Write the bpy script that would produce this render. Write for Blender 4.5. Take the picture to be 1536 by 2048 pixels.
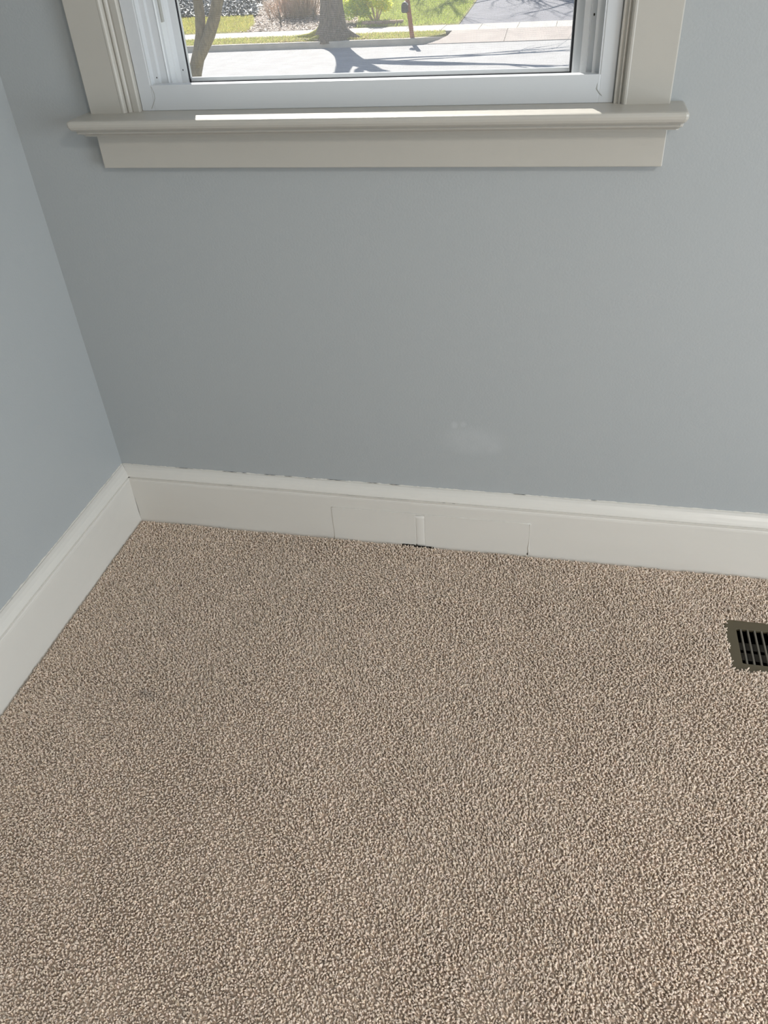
import bpy, math, random
import numpy as np
from mathutils import Vector

for o in list(bpy.data.objects):
    bpy.data.objects.remove(o, do_unlink=True)
S = bpy.context.scene
C = S.collection
PI = math.pi
random.seed(7)
rng = np.random.default_rng(11)

# ------------------------------------------------------------------ camera
# world: x along the window wall, y out of the window, z up; carpet top is z = 0
cd = bpy.data.cameras.new('camera')
cam = bpy.data.objects.new('camera', cd)
C.objects.link(cam)
cam.location = (1.0969860, -1.5264364, 1.2966039)
cam.rotation_euler = (0.9118449, 0.0548115, 0.2074625)
cd.sensor_fit = 'VERTICAL'
cd.sensor_height = 24.0
cd.sensor_width = 18.0
cd.lens = 1562.784 / 2048 * 24.0
cd.clip_start = 0.02
cd.clip_end = 300
S.camera = cam

# ------------------------------------------------------------------ sky, sun, daylight, exposure
SUN_EL = math.radians(42.0)
SUN_DX, SUN_DY = 0.375, -0.927           # horizontal travel of the sunlight
world = bpy.data.worlds.new('sky')
S.world = world
world.use_nodes = True
wn = world.node_tree
wn.nodes.clear()
wo = wn.nodes.new('ShaderNodeOutputWorld')
wb = wn.nodes.new('ShaderNodeBackground')
ws = wn.nodes.new('ShaderNodeTexSky')
ws.sky_type = 'NISHITA'
ws.sun_disc = False
ws.sun_elevation = SUN_EL
ws.sun_rotation = math.atan2(-SUN_DX, -SUN_DY)
ws.altitude = 60
ws.dust_density = 0.5
wb.inputs['Strength'].default_value = 0.18
wn.links.new(ws.outputs[0], wb.inputs['Color'])
wn.links.new(wb.outputs[0], wo.inputs['Surface'])

sl = bpy.data.lights.new('sun', 'SUN')
sl.energy = 11.0
sl.color = (1.0, 0.955, 0.88)
sl.angle = math.radians(0.53)
sun = bpy.data.objects.new('sun', sl)
C.objects.link(sun)
sun.location = (-8, 30, 25)
sun.rotation_euler = Vector((SUN_DX * math.cos(SUN_EL), SUN_DY * math.cos(SUN_EL), -math.sin(SUN_EL))).to_track_quat('-Z', 'Y').to_euler()

def area_lamp(name, loc, direction, sx, sy, power, color):
    """area lamp"""
    a = bpy.data.lights.new(name, 'AREA')
    a.shape = 'RECTANGLE'
    a.size, a.size_y, a.energy, a.color = sx, sy, power, color
    o = bpy.data.objects.new(name, a)
    C.objects.link(o)
    o.location = loc
    o.rotation_euler = Vector(direction).to_track_quat('-Z', 'Z').to_euler()
    return o
area_lamp('daylight_side_window', (3.585, -1.75, 0.91), (-1, 0, 0), 1.60, 1.55, 62, (0.91, 1.0, 1.09))
# unseen ceiling fill, added to brighten carpet and walls; its fixture is added too
ADDED_LAMP = (2.35, -2.40, 2.45)
area_lamp('added_ceiling_fill', (ADDED_LAMP[0], ADDED_LAMP[1], ADDED_LAMP[2] - 0.115), (0, 0.001, -1), 0.46, 0.46, 39, (1.0, 0.94, 0.87))

vs = S.view_settings
vs.view_transform = 'Standard'
vs.look = 'None'
vs.exposure = 0.0
vs.gamma = 1.0
vs.use_curve_mapping = False
S.cycles.use_denoising = True
S.cycles.max_bounces = 10
S.cycles.diffuse_bounces = 5
S.cycles.transparent_max_bounces = 12

# ------------------------------------------------------------------ materials
def mat(name, color, rough=0.5, spec=0.5, bump=0.0, bscale=60.0, vary=0.0, vscale=4.0, color2=None, attr=None,
        stretch=None, detail=4.0, sheen=0.0, metal=0.0, trans=0.0):
    m = bpy.data.materials.new(name)
    m.use_nodes = True
    nt = m.node_tree
    N, L = nt.nodes, nt.links
    b = N['Principled BSDF']
    b.inputs['Roughness'].default_value = rough
    b.inputs['Specular IOR Level'].default_value = spec
    b.inputs['Metallic'].default_value = metal
    b.inputs['Base Color'].default_value = (*color, 1)
    if sheen:
        b.inputs['Sheen Weight'].default_value = sheen
    tc = N.new('ShaderNodeTexCoord')
    vec = tc.outputs['Object']
    if stretch:
        mp = N.new('ShaderNodeMapping')
        mp.inputs['Scale'].default_value = stretch
        L.new(vec, mp.inputs['Vector'])
        vec = mp.outputs[0]
    if attr:
        an = N.new('ShaderNodeAttribute')
        an.attribute_name = attr
        mx = N.new('ShaderNodeMix')
        mx.data_type = 'RGBA'
        mx.blend_type = 'MULTIPLY'
        mx.inputs['Factor'].default_value = 1
        mx.inputs['A'].default_value = (*color, 1)
        L.new(an.outputs['Color'], mx.inputs['B'])
        L.new(mx.outputs['Result'], b.inputs['Base Color'])
    elif vary or color2:
        no = N.new('ShaderNodeTexNoise')
        no.inputs['Scale'].default_value = vscale
        no.inputs['Detail'].default_value = detail
        L.new(vec, no.inputs['Vector'])
        cr = N.new('ShaderNodeValToRGB')
        c2 = color2 or tuple(max(0, c * (1 - vary)) for c in color)
        c1 = color if color2 else tuple(min(1, c * (1 + vary)) for c in color)
        cr.color_ramp.elements[0].position = 0.35
        cr.color_ramp.elements[1].position = 0.65
        cr.color_ramp.elements[0].color = (*c2, 1)
        cr.color_ramp.elements[1].color = (*c1, 1)
        L.new(no.outputs['Fac'], cr.inputs[0])
        L.new(cr.outputs[0], b.inputs['Base Color'])
    if bump:
        n2 = N.new('ShaderNodeTexNoise')
        n2.inputs['Scale'].default_value = bscale
        n2.inputs['Detail'].default_value = detail
        L.new(vec, n2.inputs['Vector'])
        bp = N.new('ShaderNodeBump')
        bp.inputs['Strength'].default_value = bump
        bp.inputs['Distance'].default_value = 0.01
        L.new(n2.outputs['Fac'], bp.inputs['Height'])
        L.new(bp.outputs[0], b.inputs['Normal'])
    if trans:
        out = N['Material Output']
        tl = N.new('ShaderNodeBsdfTranslucent')
        src = b.inputs['Base Color'].links
        if src:
            L.new(src[0].from_socket, tl.inputs['Color'])
        else:
            tl.inputs['Color'].default_value = (*color, 1)
        ms = N.new('ShaderNodeMixShader')
        ms.inputs[0].default_value = trans
        L.new(b.outputs[0], ms.inputs[1])
        L.new(tl.outputs[0], ms.inputs[2])
        L.new(ms.outputs[0], out.inputs['Surface'])
    return m

def glass_mat():
    m = bpy.data.materials.new('window_glass')
    m.use_nodes = True
    nt = m.node_tree
    N, L = nt.nodes, nt.links
    N.remove(N['Principled BSDF'])
    t = N.new('ShaderNodeBsdfTransparent')
    t.inputs[0].default_value = (0.93, 0.96, 0.95, 1)
    g = N.new('ShaderNodeBsdfGlossy')
    g.inputs['Roughness'].default_value = 0.01
    f = N.new('ShaderNodeFresnel')
    f.inputs[0].default_value = 1.45
    x = N.new('ShaderNodeMixShader')
    L.new(f.outputs[0], x.inputs[0])
    L.new(t.outputs[0], x.inputs[1])
    L.new(g.outputs[0], x.inputs[2])
    L.new(x.outputs[0], N['Material Output'].inputs['Surface'])
    return m

def glow_mat():
    m = bpy.data.materials.new('added_lamp_glow')
    m.use_nodes = True
    b = m.node_tree.nodes['Principled BSDF']
    b.inputs['Base Color'].default_value = (0.8, 0.78, 0.72, 1)
    b.inputs['Emission Color'].default_value = (1.0, 0.93, 0.84, 1)
    b.inputs['Emission Strength'].default_value = 4.0  # bowl glow of the added ceiling light
    return m
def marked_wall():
    """wall paint with a small soft lighter patch and specks low on the wall"""
    m = mat('grey_wall_paint_pale_patch', (0.372, 0.392, 0.396), 0.42, 0.35, bump=0.05, bscale=220)
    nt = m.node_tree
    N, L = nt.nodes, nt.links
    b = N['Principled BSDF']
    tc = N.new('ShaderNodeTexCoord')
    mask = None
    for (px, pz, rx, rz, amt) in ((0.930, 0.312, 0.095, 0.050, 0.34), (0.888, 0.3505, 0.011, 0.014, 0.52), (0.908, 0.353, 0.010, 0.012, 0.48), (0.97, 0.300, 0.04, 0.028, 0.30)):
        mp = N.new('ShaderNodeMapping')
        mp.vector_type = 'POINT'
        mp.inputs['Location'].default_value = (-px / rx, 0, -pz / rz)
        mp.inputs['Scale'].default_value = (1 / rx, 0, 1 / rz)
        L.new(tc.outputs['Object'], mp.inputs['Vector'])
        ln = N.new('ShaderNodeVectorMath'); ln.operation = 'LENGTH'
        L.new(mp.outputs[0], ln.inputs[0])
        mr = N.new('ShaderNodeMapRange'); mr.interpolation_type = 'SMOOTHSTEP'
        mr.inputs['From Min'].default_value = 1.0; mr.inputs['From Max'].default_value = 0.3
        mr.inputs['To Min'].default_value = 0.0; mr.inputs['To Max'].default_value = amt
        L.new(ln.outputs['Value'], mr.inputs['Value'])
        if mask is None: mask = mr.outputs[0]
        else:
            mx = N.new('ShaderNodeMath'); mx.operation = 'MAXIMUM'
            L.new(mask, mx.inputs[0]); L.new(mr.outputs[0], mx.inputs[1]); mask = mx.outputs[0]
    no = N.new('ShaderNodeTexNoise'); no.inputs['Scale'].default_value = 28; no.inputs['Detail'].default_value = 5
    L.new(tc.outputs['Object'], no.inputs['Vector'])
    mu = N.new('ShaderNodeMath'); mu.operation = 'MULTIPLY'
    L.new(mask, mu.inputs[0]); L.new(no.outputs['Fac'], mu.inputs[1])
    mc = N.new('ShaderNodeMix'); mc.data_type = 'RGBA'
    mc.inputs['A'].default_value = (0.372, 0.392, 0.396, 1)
    mc.inputs['B'].default_value = (0.57, 0.59, 0.595, 1)  # paler tone blended into the paint colour inside the patch
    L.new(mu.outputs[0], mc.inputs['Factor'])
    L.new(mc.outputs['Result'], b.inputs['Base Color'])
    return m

M = dict(
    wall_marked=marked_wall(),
    wall=mat('grey_wall_paint', (0.372, 0.392, 0.396), 0.42, 0.35, bump=0.05, bscale=220, vary=0.012, vscale=1.5),
    ceiling=mat('white_ceiling_paint', (0.80, 0.80, 0.79), 0.7, 0.2),
    trim=mat('cream_trim_paint', (0.445, 0.428, 0.385), 0.35, 0.45, bump=0.05, bscale=90, vary=0.012, vscale=9, stretch=(0.3, 1, 1)),
    base=mat('white_baseboard_paint', (0.635, 0.612, 0.562), 0.33, 0.45, bump=0.06, bscale=70, vary=0.014, vscale=6, stretch=(0.3, 0.3, 1)),
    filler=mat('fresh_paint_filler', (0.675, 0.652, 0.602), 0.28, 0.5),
    vinyl=mat('white_vinyl', (0.585, 0.605, 0.62), 0.32, 0.45),
    seal=mat('black_rubber_seal', (0.02, 0.02, 0.025), 0.5, 0.4),
    seam=mat('dirty_weld_line', (0.38, 0.38, 0.36), 0.6, 0.2),
    crack=mat('dark_gap_dirt', (0.035, 0.032, 0.028), 0.9, 0.1),
    wire=mat('insect_screen_wire', (0.33, 0.33, 0.32), 0.35, 0.5),
    glass=glass_mat(),
    lampglow=glow_mat(),
    carpet=mat('beige_carpet_yarn', (0.85, 0.71, 0.58), 0.9, 0.15, attr='tint', sheen=0.15, trans=0.12),
    carpet_back=mat('beige_carpet_backing', (0.68, 0.56, 0.46), 0.95, 0.1, bump=0.9, bscale=260, vary=0.18, vscale=190),
    register=mat('bronze_register_paint', (0.090, 0.074, 0.044), 0.45, 0.4),
    register_slat=mat('worn_bronze_slat', (0.14, 0.125, 0.10), 0.4, 0.45),
    duct=mat('dark_duct_steel', (0.03, 0.026, 0.02), 0.6, 0.3),
    subfloor=mat('subfloor_plywood', (0.30, 0.22, 0.14), 0.8, 0.2),
    thread=mat('white_lint', (0.85, 0.82, 0.74), 0.9, 0.1),
    siding=mat('white_siding', (0.7, 0.7, 0.68), 0.6, 0.3),
    road=mat('pale_asphalt', (0.36, 0.355, 0.35), 0.85, 0.2, bump=0.3, bscale=60, vary=0.07, vscale=2.2, detail=8),
    drive=mat('driveway_asphalt', (0.205, 0.205, 0.225), 0.85, 0.2, bump=0.3, bscale=60, vary=0.07, vscale=2.0, detail=8),
    concrete=mat('pale_concrete', (0.50, 0.47, 0.42), 0.85, 0.2, bump=0.15, bscale=50, vary=0.06, vscale=2.0),
    apron=mat('pinkish_concrete', (0.42, 0.37, 0.335), 0.85, 0.2, bump=0.15, bscale=50, vary=0.07, vscale=1.6),
    kerb=mat('kerb_concrete', (0.60, 0.52, 0.43), 0.85, 0.2, bump=0.15, bscale=40, vary=0.08, vscale=3),
    soil=mat('lawn_soil', (0.29, 0.30, 0.12), 0.9, 0.1, bump=0.6, bscale=18, color2=(0.30, 0.26, 0.14), vscale=1.6, detail=8),
    mulch=mat('leafy_mulch', (0.23, 0.20, 0.18), 0.9, 0.15, bump=0.8, bscale=20, vary=0.3, vscale=9),
    bed=mat('dark_bed_soil', (0.075, 0.075, 0.07), 0.9, 0.1, bump=0.8, bscale=20, vary=0.3, vscale=6),
    blade=mat('spring_grass_blade', (0.50, 0.53, 0.16), 0.6, 0.3, attr='tint', trans=0.45),
    litter=mat('dry_leaf', (0.46, 0.37, 0.29), 0.6, 0.35, attr='tint', trans=0.2),
    ivy=mat('dark_glossy_leaf', (0.075, 0.085, 0.085), 0.42, 0.4, attr='tint'),
    leaf=mat('fresh_green_leaf', (0.82, 0.86, 0.17), 0.45, 0.4, attr='tint', trans=0.6),
    bark=mat('grey_brown_bark', (0.20, 0.165, 0.13), 0.9, 0.15, bump=1.0, bscale=7, color2=(0.11, 0.095, 0.08), vscale=5, stretch=(6, 6, 1.0), detail=8),
    bark2=mat('brown_forked_tree_bark', (0.27, 0.215, 0.16), 0.9, 0.15, bump=1.0, bscale=10, color2=(0.17, 0.14, 0.11), vscale=7, stretch=(4, 4, 1.0), detail=8),
    moss=mat('yellow_green_moss', (0.30, 0.29, 0.06), 0.9, 0.1, bump=0.8, bscale=30, vary=0.2, vscale=14),
    twig=mat('tan_twig', (0.72, 0.54, 0.43), 0.85, 0.15, vary=0.2, vscale=12),
    stick=mat('bleached_stick', (0.62, 0.52, 0.38), 0.8, 0.2),
    post=mat('red_brown_post_wood', (0.33, 0.13, 0.075), 0.7, 0.25, bump=0.3, bscale=30, vary=0.15, vscale=10, stretch=(4, 4, 0.5)),
    lampblack=mat('weathered_black_metal', (0.035, 0.04, 0.04), 0.35, 0.5),
    lampwhite=mat('pale_grey_metal', (0.6, 0.6, 0.58), 0.35, 0.5),
    brick=mat('edging_brick', (0.46, 0.34, 0.27), 0.85, 0.2, bump=0.3, bscale=60, vary=0.12, vscale=14),
)

# ------------------------------------------------------------------ mesh helpers
class MB:
    """collects polygons for ONE mesh object"""
    def __init__(self):
        self.v, self.f = [], []
    def add(self, vs, fs):
        n = len(self.v)
        self.v += [tuple(p) for p in vs]
        self.f += [tuple(i + n for i in q) for q in fs]
        return self
    def box(self, x0, x1, y0, y1, z0, z1):
        vs = [(x, y, z) for z in (z0, z1) for (x, y) in ((x0, y0), (x1, y0), (x1, y1), (x0, y1))]
        return self.add(vs, [(3, 2, 1, 0), (4, 5, 6, 7), (0, 1, 5, 4), (1, 2, 6, 5), (2, 3, 7, 6), (3, 0, 4, 7)])
    def loops(self, loops, caps=True, closed=True):
        """skin a list of equally long vertex loops"""
        n = len(loops[0])
        vs = [p for l in loops for p in l]
        fs = []
        m = n if closed else n - 1
        for i in range(len(loops) - 1):
            for j in range(m):
                a, b = i * n + j, i * n + (j + 1) % n
                fs.append((a, b, b + n, a + n))
        if caps and closed:
            fs.append(tuple(reversed(range(n))))
            fs.append(tuple(range((len(loops) - 1) * n, len(loops) * n)))
        return self.add(vs, fs)
    def tube(self, pts, rad, n=8, squash=1.0, caps=True):
        pts = [Vector(p) for p in pts]
        if not hasattr(rad, '__len__'):
            rad = [rad] * len(pts)
        up = Vector((0.13, 0.27, 1)) if abs((pts[-1] - pts[0]).normalized().z) < 0.9 else Vector((1, 0.2, 0.1))
        ls = []
        for i, p in enumerate(pts):
            t = (pts[min(i + 1, len(pts) - 1)] - pts[max(i - 1, 0)]).normalized()
            a = t.cross(up).normalized()
            b = t.cross(a).normalized()
            ls.append([p + rad[i] * (math.cos(2 * PI * k / n) * a + squash * math.sin(2 * PI * k / n) * b) for k in range(n)])
        return self.loops(ls, caps)
    def build(self, name, m, parent=None, smooth=False, bevel=0.0, seg=2):
        me = bpy.data.meshes.new(name)
        me.from_pydata(self.v, [], self.f)
        me.validate()
        import bmesh
        bm = bmesh.new()
        bm.from_mesh(me)
        bmesh.ops.recalc_face_normals(bm, faces=bm.faces)
        bm.to_mesh(me)
        bm.free()
        me.materials.append(m)
        if smooth:
            me.polygons.foreach_set('use_smooth', [True] * len(me.polygons))
        o = bpy.data.objects.new(name, me)
        C.objects.link(o)
        if parent:
            o.parent = parent
        if bevel:
            b = o.modifiers.new('edge', 'BEVEL')
            b.width, b.segments, b.limit_method = bevel, seg, 'ANGLE'
            b.harden_normals = False
        return o

def tag(o, label, cat=None, kind=None, group=None):
    o['label'] = label
    if cat: o['category'] = cat
    if kind: o['kind'] = kind
    if group: o['group'] = group
    return o
def empty(name, loc, label, cat, kind=None, group=None):
    o = bpy.data.objects.new(name, None)
    o.empty_display_size = 0.1
    C.objects.link(o)
    o.location = loc
    return tag(o, label, cat, kind, group)
def rel(o, parent):
    """parent o keeping the world coordinates its mesh was built in"""
    o.parent = parent
    o.location = -Vector(parent.location)
    return o
def npmesh(name, verts, quads, tris, tint, m, smooth=True):
    """a big mesh straight from numpy arrays, with a per-vertex tint"""
    me = bpy.data.meshes.new(name)
    nq, nt = len(quads), len(tris)
    me.vertices.add(len(verts))
    me.vertices.foreach_set('co', np.asarray(verts, np.float32).ravel())
    me.loops.add(nq * 4 + nt * 3)
    idx = np.concatenate([np.asarray(quads, np.int32).ravel(), np.asarray(tris, np.int32).ravel()])
    me.loops.foreach_set('vertex_index', idx)
    me.polygons.add(nq + nt)
    st = np.concatenate([np.arange(nq) * 4, nq * 4 + np.arange(nt) * 3]).astype(np.int32)
    me.polygons.foreach_set('loop_start', st)
    me.update(calc_edges=True)
    if smooth:
        me.polygons.foreach_set('use_smooth', np.ones(nq + nt, bool))
    if tint is not None:
        a = me.attributes.new('tint', 'FLOAT_COLOR', 'POINT')
        a.data.foreach_set('color', np.concatenate([tint, np.ones((len(tint), 1))], 1).astype(np.float32).ravel())
    me.materials.append(m)
    o = bpy.data.objects.new(name, me)
    C.objects.link(o)
    return o
class Field:
    """smooth random field on the ground plane"""
    def __init__(self, seed, wl, n=14):
        r = np.random.default_rng(seed)
        k = r.normal(size=(n, 2))
        self.k = k / np.linalg.norm(k, axis=1, keepdims=True) * (2 * PI / (wl * r.uniform(0.6, 1.8, (n, 1))))
        self.p = r.uniform(0, 2 * PI, n)
    def __call__(self, x, y):
        return np.sin(np.outer(x, self.k[:, 0]) + np.outer(y, self.k[:, 1]) + self.p).sum(1) / math.sqrt(len(self.p))

# ------------------------------------------------------------------ room shell
T = 0.0216              # face of casing, apron and baseboard in front of the wall
HB = 0.168              # baseboard height above the carpet
X1, Y1, ZC = 3.60, -3.80, 2.45
ZF = -0.0135             # floor under the carpet
GZ = -1.7034            # street level
WX0, WX1, WZ0, WZ1 = 0.2869, 1.1585, 0.990, 2.06    # rough opening of the window

def shell_wall(name, label, holes, axis, at0, at1, a0, a1, m=None):
    """a wall as boxes around its openings: holes = [(a0, a1, z0, z1)]"""
    mb = MB()
    z0, z1 = -0.10, ZC
    def bx(p0, p1, q0, q1):
        if axis == 'x': mb.box(p0, p1, at0, at1, q0, q1)
        else: mb.box(at0, at1, p0, p1, q0, q1)
    if not holes: bx(a0, a1, z0, z1)
    for (h0, h1, k0, k1) in holes:
        bx(a0, h0, z0, z1); bx(h1, a1, z0, z1); bx(h0, h1, z0, k0); bx(h0, h1, k1, z1)
    o = mb.build(name, m or M['wall'])
    return tag(o, label, 'wall', 'structure')
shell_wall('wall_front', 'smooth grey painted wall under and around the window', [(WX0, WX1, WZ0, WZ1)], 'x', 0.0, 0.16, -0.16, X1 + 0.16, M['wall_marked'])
shell_wall('wall_left', 'smooth bluish grey painted wall left of the corner', [], 'y', -0.16, 0.0, Y1 - 0.16, 0.0)
shell_wall('wall_right', 'grey painted wall with an unseen second window, opposite the left wall', [(-2.60, -0.90, 0.10, 1.74)], 'y', X1, X1 + 0.16, Y1 - 0.16, 0.0)
shell_wall('wall_back', 'plain grey painted wall behind the camera', [], 'x', Y1 - 0.16, Y1, 0.0, X1)
tag(MB().box(-0.16, X1 + 0.16, Y1 - 0.16, 0.16, ZC, ZC + 0.12).build('ceiling', M['ceiling']), 'flat white ceiling over the room', 'ceiling', 'structure')

# register opening in the floor
RX0, RX1, RY0, RY1 = 1.5160, 1.8300, -0.3250, -0.1710
fl = MB()
hx0, hx1, hy0, hy1 = RX0 + 0.016, RX1 - 0.016, RY0 + 0.016, RY1 - 0.016
for (a, b, c, d) in ((-0.16, hx0, Y1 - .16, 0.16), (hx1, X1 + .16, Y1 - .16, 0.16), (hx0, hx1, Y1 - .16, hy0), (hx0, hx1, hy1, 0.16)):
    fl.box(a, b, c, d, ZF - 0.12, ZF)
tag(fl.build('floor', M['subfloor']), 'plywood floor under the beige carpet', 'floor', 'structure')

# outer skin of the house below the room
tag(MB().box(-0.16, X1 + .16, 0.05, 0.16, GZ - 0.2, -0.10).build('wall_foundation', M['siding']), 'house wall below the window, seen only from outside', 'wall', 'structure')

# side window, out of the picture, its low opening shaped for the room's light
def plain_window(name, label, axis, at, a0, a1, z0, z1):
    r = empty(name, ((at, (a0 + a1) / 2, z0) if axis == 'y' else ((a0 + a1) / 2, at, z0)), label, 'window', 'structure')
    fr, gl = MB(), MB()
    def bx(mb, p0, p1, q0, q1, d0, d1):
        if axis == 'y': mb.box(at + d0, at + d1, p0, p1, q0, q1)
        else: mb.box(p0, p1, at - d1, at - d0, q0, q1)
    w = 0.05
    bx(fr, a0, a0 + w, z0, z1, 0.10, 0.15); bx(fr, a1 - w, a1, z0, z1, 0.10, 0.15)
    bx(fr, a0 + w, a1 - w, z0, z0 + w, 0.10, 0.15); bx(fr, a0 + w, a1 - w, z1 - w, z1, 0.10, 0.15)
    bx(fr, a0 + w, a1 - w, (z0 + z1) / 2 - .02, (z0 + z1) / 2 + .02, 0.10, 0.15)
    bx(gl, a0 + w, a1 - w, z0 + w, z1 - w, 0.122, 0.126)
    rel(fr.build('frame', M['vinyl']), r)
    rel(gl.build('glass_pane', M['glass']), r)
plain_window('unseen_side_window', 'unseen plain white window in the right wall, low opening shaped for the light', 'y', X1, -2.60, -0.90, 0.10, 1.74)
lamp = empty('added_ceiling_light', ADDED_LAMP, 'added unseen ceiling light, round and white with a frosted bowl', 'lamp')  # unseen fixture, added to carry the ceiling fill
def lathe(prof, c, n=28):
    return MB().loops([[(c[0] + q * math.cos(2 * PI * k / n), c[1] + q * math.sin(2 * PI * k / n), c[2] + z) for k in range(n)] for q, z in prof])
rel(lathe([(0.255, 0.0), (0.255, -0.022), (0.245, -0.030), (0.15, -0.030)], ADDED_LAMP).build('base', M['vinyl'], smooth=True), lamp)
rel(lathe([(0.240, -0.028), (0.240, -0.045), (0.215, -0.072), (0.16, -0.092), (0.08, -0.103), (0.005, -0.106)], ADDED_LAMP).build('added_lamp_bowl', M['lampglow'], smooth=True), lamp)

# ------------------------------------------------------------------ baseboards
BPROF = [(0.0, HB), (0.0045, HB - 0.0005), (0.0105, HB - 0.0045), (0.0165, HB - 0.0105), (0.0215, HB - 0.0180), (0.0238, HB - 0.0225),
         (0.0238, HB - 0.0245), (0.0205, HB - 0.0262), (0.0200, HB - 0.0275), (0.0222, HB - 0.0285), (0.0222, HB - 0.0300), (0.0202, HB - 0.0318), (0.0200, HB - 0.0345),
         (0.0210, HB - 0.0370), (T, HB - 0.042), (T, 0.02), (T, ZF), (0.0, ZF)]
wob = Field(5, 0.35)
def baseboard(name, label, axis, length, n, seg_cap=True):
    ls = []
    for i in range(n + 1):
        l = []
        for (d, z) in BPROF:
            s = d + (length - d) * i / n                       # mitred at the corner
            e = 0.0006 * float(wob(np.array([s]), np.array([z * 6]))[0]) if 0 < d else 0
            l.append((s, -(d + e), z) if axis == 'x' else (d + e, -s, z))
        ls.append(l)
    o = MB().loops(ls).build(name, M['base'])
    return tag(o, label, 'baseboard', 'structure')
bbf = baseboard('baseboard_front', 'white painted baseboard with moulded cap under the window', 'x', X1, 40)
bbl = baseboard('baseboard_left', 'white painted baseboard with moulded cap along the left wall', 'y', -Y1, 40)

def ragged(path, wid, axis, d, seed, zoff=0.0):
    """thin uneven bead of paint along a baseboard edge; path = list of s, wid = half width"""
    r = random.Random(seed)
    ls = []
    for s in path:
        w = wid * r.uniform(0.35, 1.5)
        h = zoff + r.uniform(-0.0006, 0.0006)
        q = [(d, h - 0.0022), (d + 0.0018, h - 0.0016), (d + 0.0012, h + w), (d - 0.0002, h + w * 1.3)]
        ls.append([((s, -a, b) if axis == 'x' else (a, -s, b)) for a, b in q])
    return ls
b1 = MB().loops(ragged([0.005 + i * 0.006 for i in range(330)], 0.0011, 'x', 0.0002, 1, HB))
b1.build('paint_bead', M['base'], bbf)
b1 = MB().loops(ragged([0.005 + i * 0.006 for i in range(200)], 0.0011, 'y', 0.0002, 2, HB))
b1.build('paint_bead', M['base'], bbl)
# open cracks between wall paint and cap, and between cap and board
def crack(spans, d, z, wid, seed, name='paint_crack', parent=bbf, axis='x'):
    r = random.Random(seed)
    mb = MB()
    for (s0, s1) in spans:
        n = max(3, int((s1 - s0) / 0.006))
        ls = []
        for i in range(n + 1):
            s = s0 + (s1 - s0) * i / n
            w = wid * (0.1 if i in (0, n) else r.uniform(0.15, 1.1))
            q = [(d, z - w), (d + 0.0006, z - w), (d + 0.0006, z + w), (d, z + w)]
            ls.append([((s, -a, b) if axis == 'x' else (a, -s, b)) for a, b in q])
        mb.loops(ls)
    o = mb.build(name, M['crack'], parent)
    o['label'] = 'thin dark crack in the paint'
    return o
crack([(0.155, 0.205), (0.285, 0.325), (0.40, 0.43), (0.455, 0.475), (0.51, 0.53), (0.565, 0.615), (0.67, 0.70), (0.725, 0.75), (1.03, 1.06), (0.34, 0.352), (1.21, 1.225)], 0.0012, HB + 0.0014, 0.0005, 3)
crack([(0.62, 0.66), (0.69, 0.72), (0.735, 0.775), (0.86, 0.868), (0.885, 0.893), (0.30, 0.315)], 0.0207, HB - 0.0268, 0.0005, 4)
# open mitre at the inside corner
c = MB().add([(0.0206, -0.0206, HB - 0.024), (0.0206, -0.0242, HB - 0.0245), (0.0290, -0.0228, HB - 0.0262), (0.0216, -0.0240, HB - 0.0285)], [(0, 1, 3), (0, 3, 2), (0, 2, 1), (1, 2, 3)]).build('mitre_gap', M['crack'], bbf)
# patched section: a panel let into the board, in two pieces with a filled joint
PX0, PX1, PZ = 0.5765, 1.0755, 0.0990
pp = MB()
def panel(x0, x1):
    mb = MB()
    q = []
    for (d, ins) in ((T - 0.0005, 0.0), (T + 0.0006, 0.0), (T + 0.0011, 0.0010)):
        q.append([(x0 + ins, -d, ZF), (x1 - ins, -d, ZF), (x1 - ins, -d, PZ - ins), (x0 + ins, -d, PZ - ins)])
    return mb.loops(q)
panel(PX0, 0.7930).build('patch_panel', M['base'], bbf)
panel(0.8150, PX1).build('patch_panel', M['base'], bbf)
ls = []
for i in range(13):
    z = ZF + 0.01 + (0.094 - ZF - 0.01) * i / 12
    r = 0.0118 + 0.0006 * math.sin(i * 1.7)
    ls.append([(0.804 + r * math.cos(a), -(T + 0.0002 + 0.0015 * math.sin(a)), z) for a in [PI * k / 8 for k in range(9)]])
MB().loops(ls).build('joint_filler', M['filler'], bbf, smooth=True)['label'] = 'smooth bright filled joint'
bd = MB()                                                       # raised paint ridge around the patch
bd.tube([(PX0 + (PX1 - PX0) * i / 30, -(T + 0.0012), PZ + 0.0006 * math.sin(i * 2.3)) for i in range(31)], [0.0011 * random.uniform(0.5, 1.2) for _ in range(31)], 6)
bd.tube([(PX0, -(T + 0.0008), ZF + (PZ - ZF) * i / 10) for i in range(11)], [0.0007 * random.uniform(0.3, 1.2) for _ in range(11)], 6)
bd.tube([(PX1 + 0.0006 * math.sin(i * 2), -(T + 0.001), 0.004 + (PZ - 0.004) * i / 10) for i in range(11)], [0.0016, 0.0018, 0.0019, 0.0014, 0.0007, 0.0005, 0.0005, 0.0004, 0.0006, 0.0009, 0.0012], 6)
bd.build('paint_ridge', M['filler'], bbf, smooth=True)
cg = MB()
rr = random.Random(9)
ls = []
for i in range(17):
    s = 0.756 + 0.082 * i / 16
    h = (-0.0012 if i < 7 else -0.0032) +  0.0012 * rr.uniform(0.5, 1.1) * (0.2 if i in (0, 16) else 1)
    ls.append([(s, -T, ZF + 0.004), (s, -(T + 0.0026), ZF + 0.004), (s, -(T + 0.0026), h), (s, -T, h)])
cg.loops(ls)
cg.box(0.7935, 0.7950, -(T + 0.0026), -T, -0.004, 0.0030)
cg.build('floor_gap', M['crack'], bbf)['label'] = 'small dark gap at the carpet'
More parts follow.
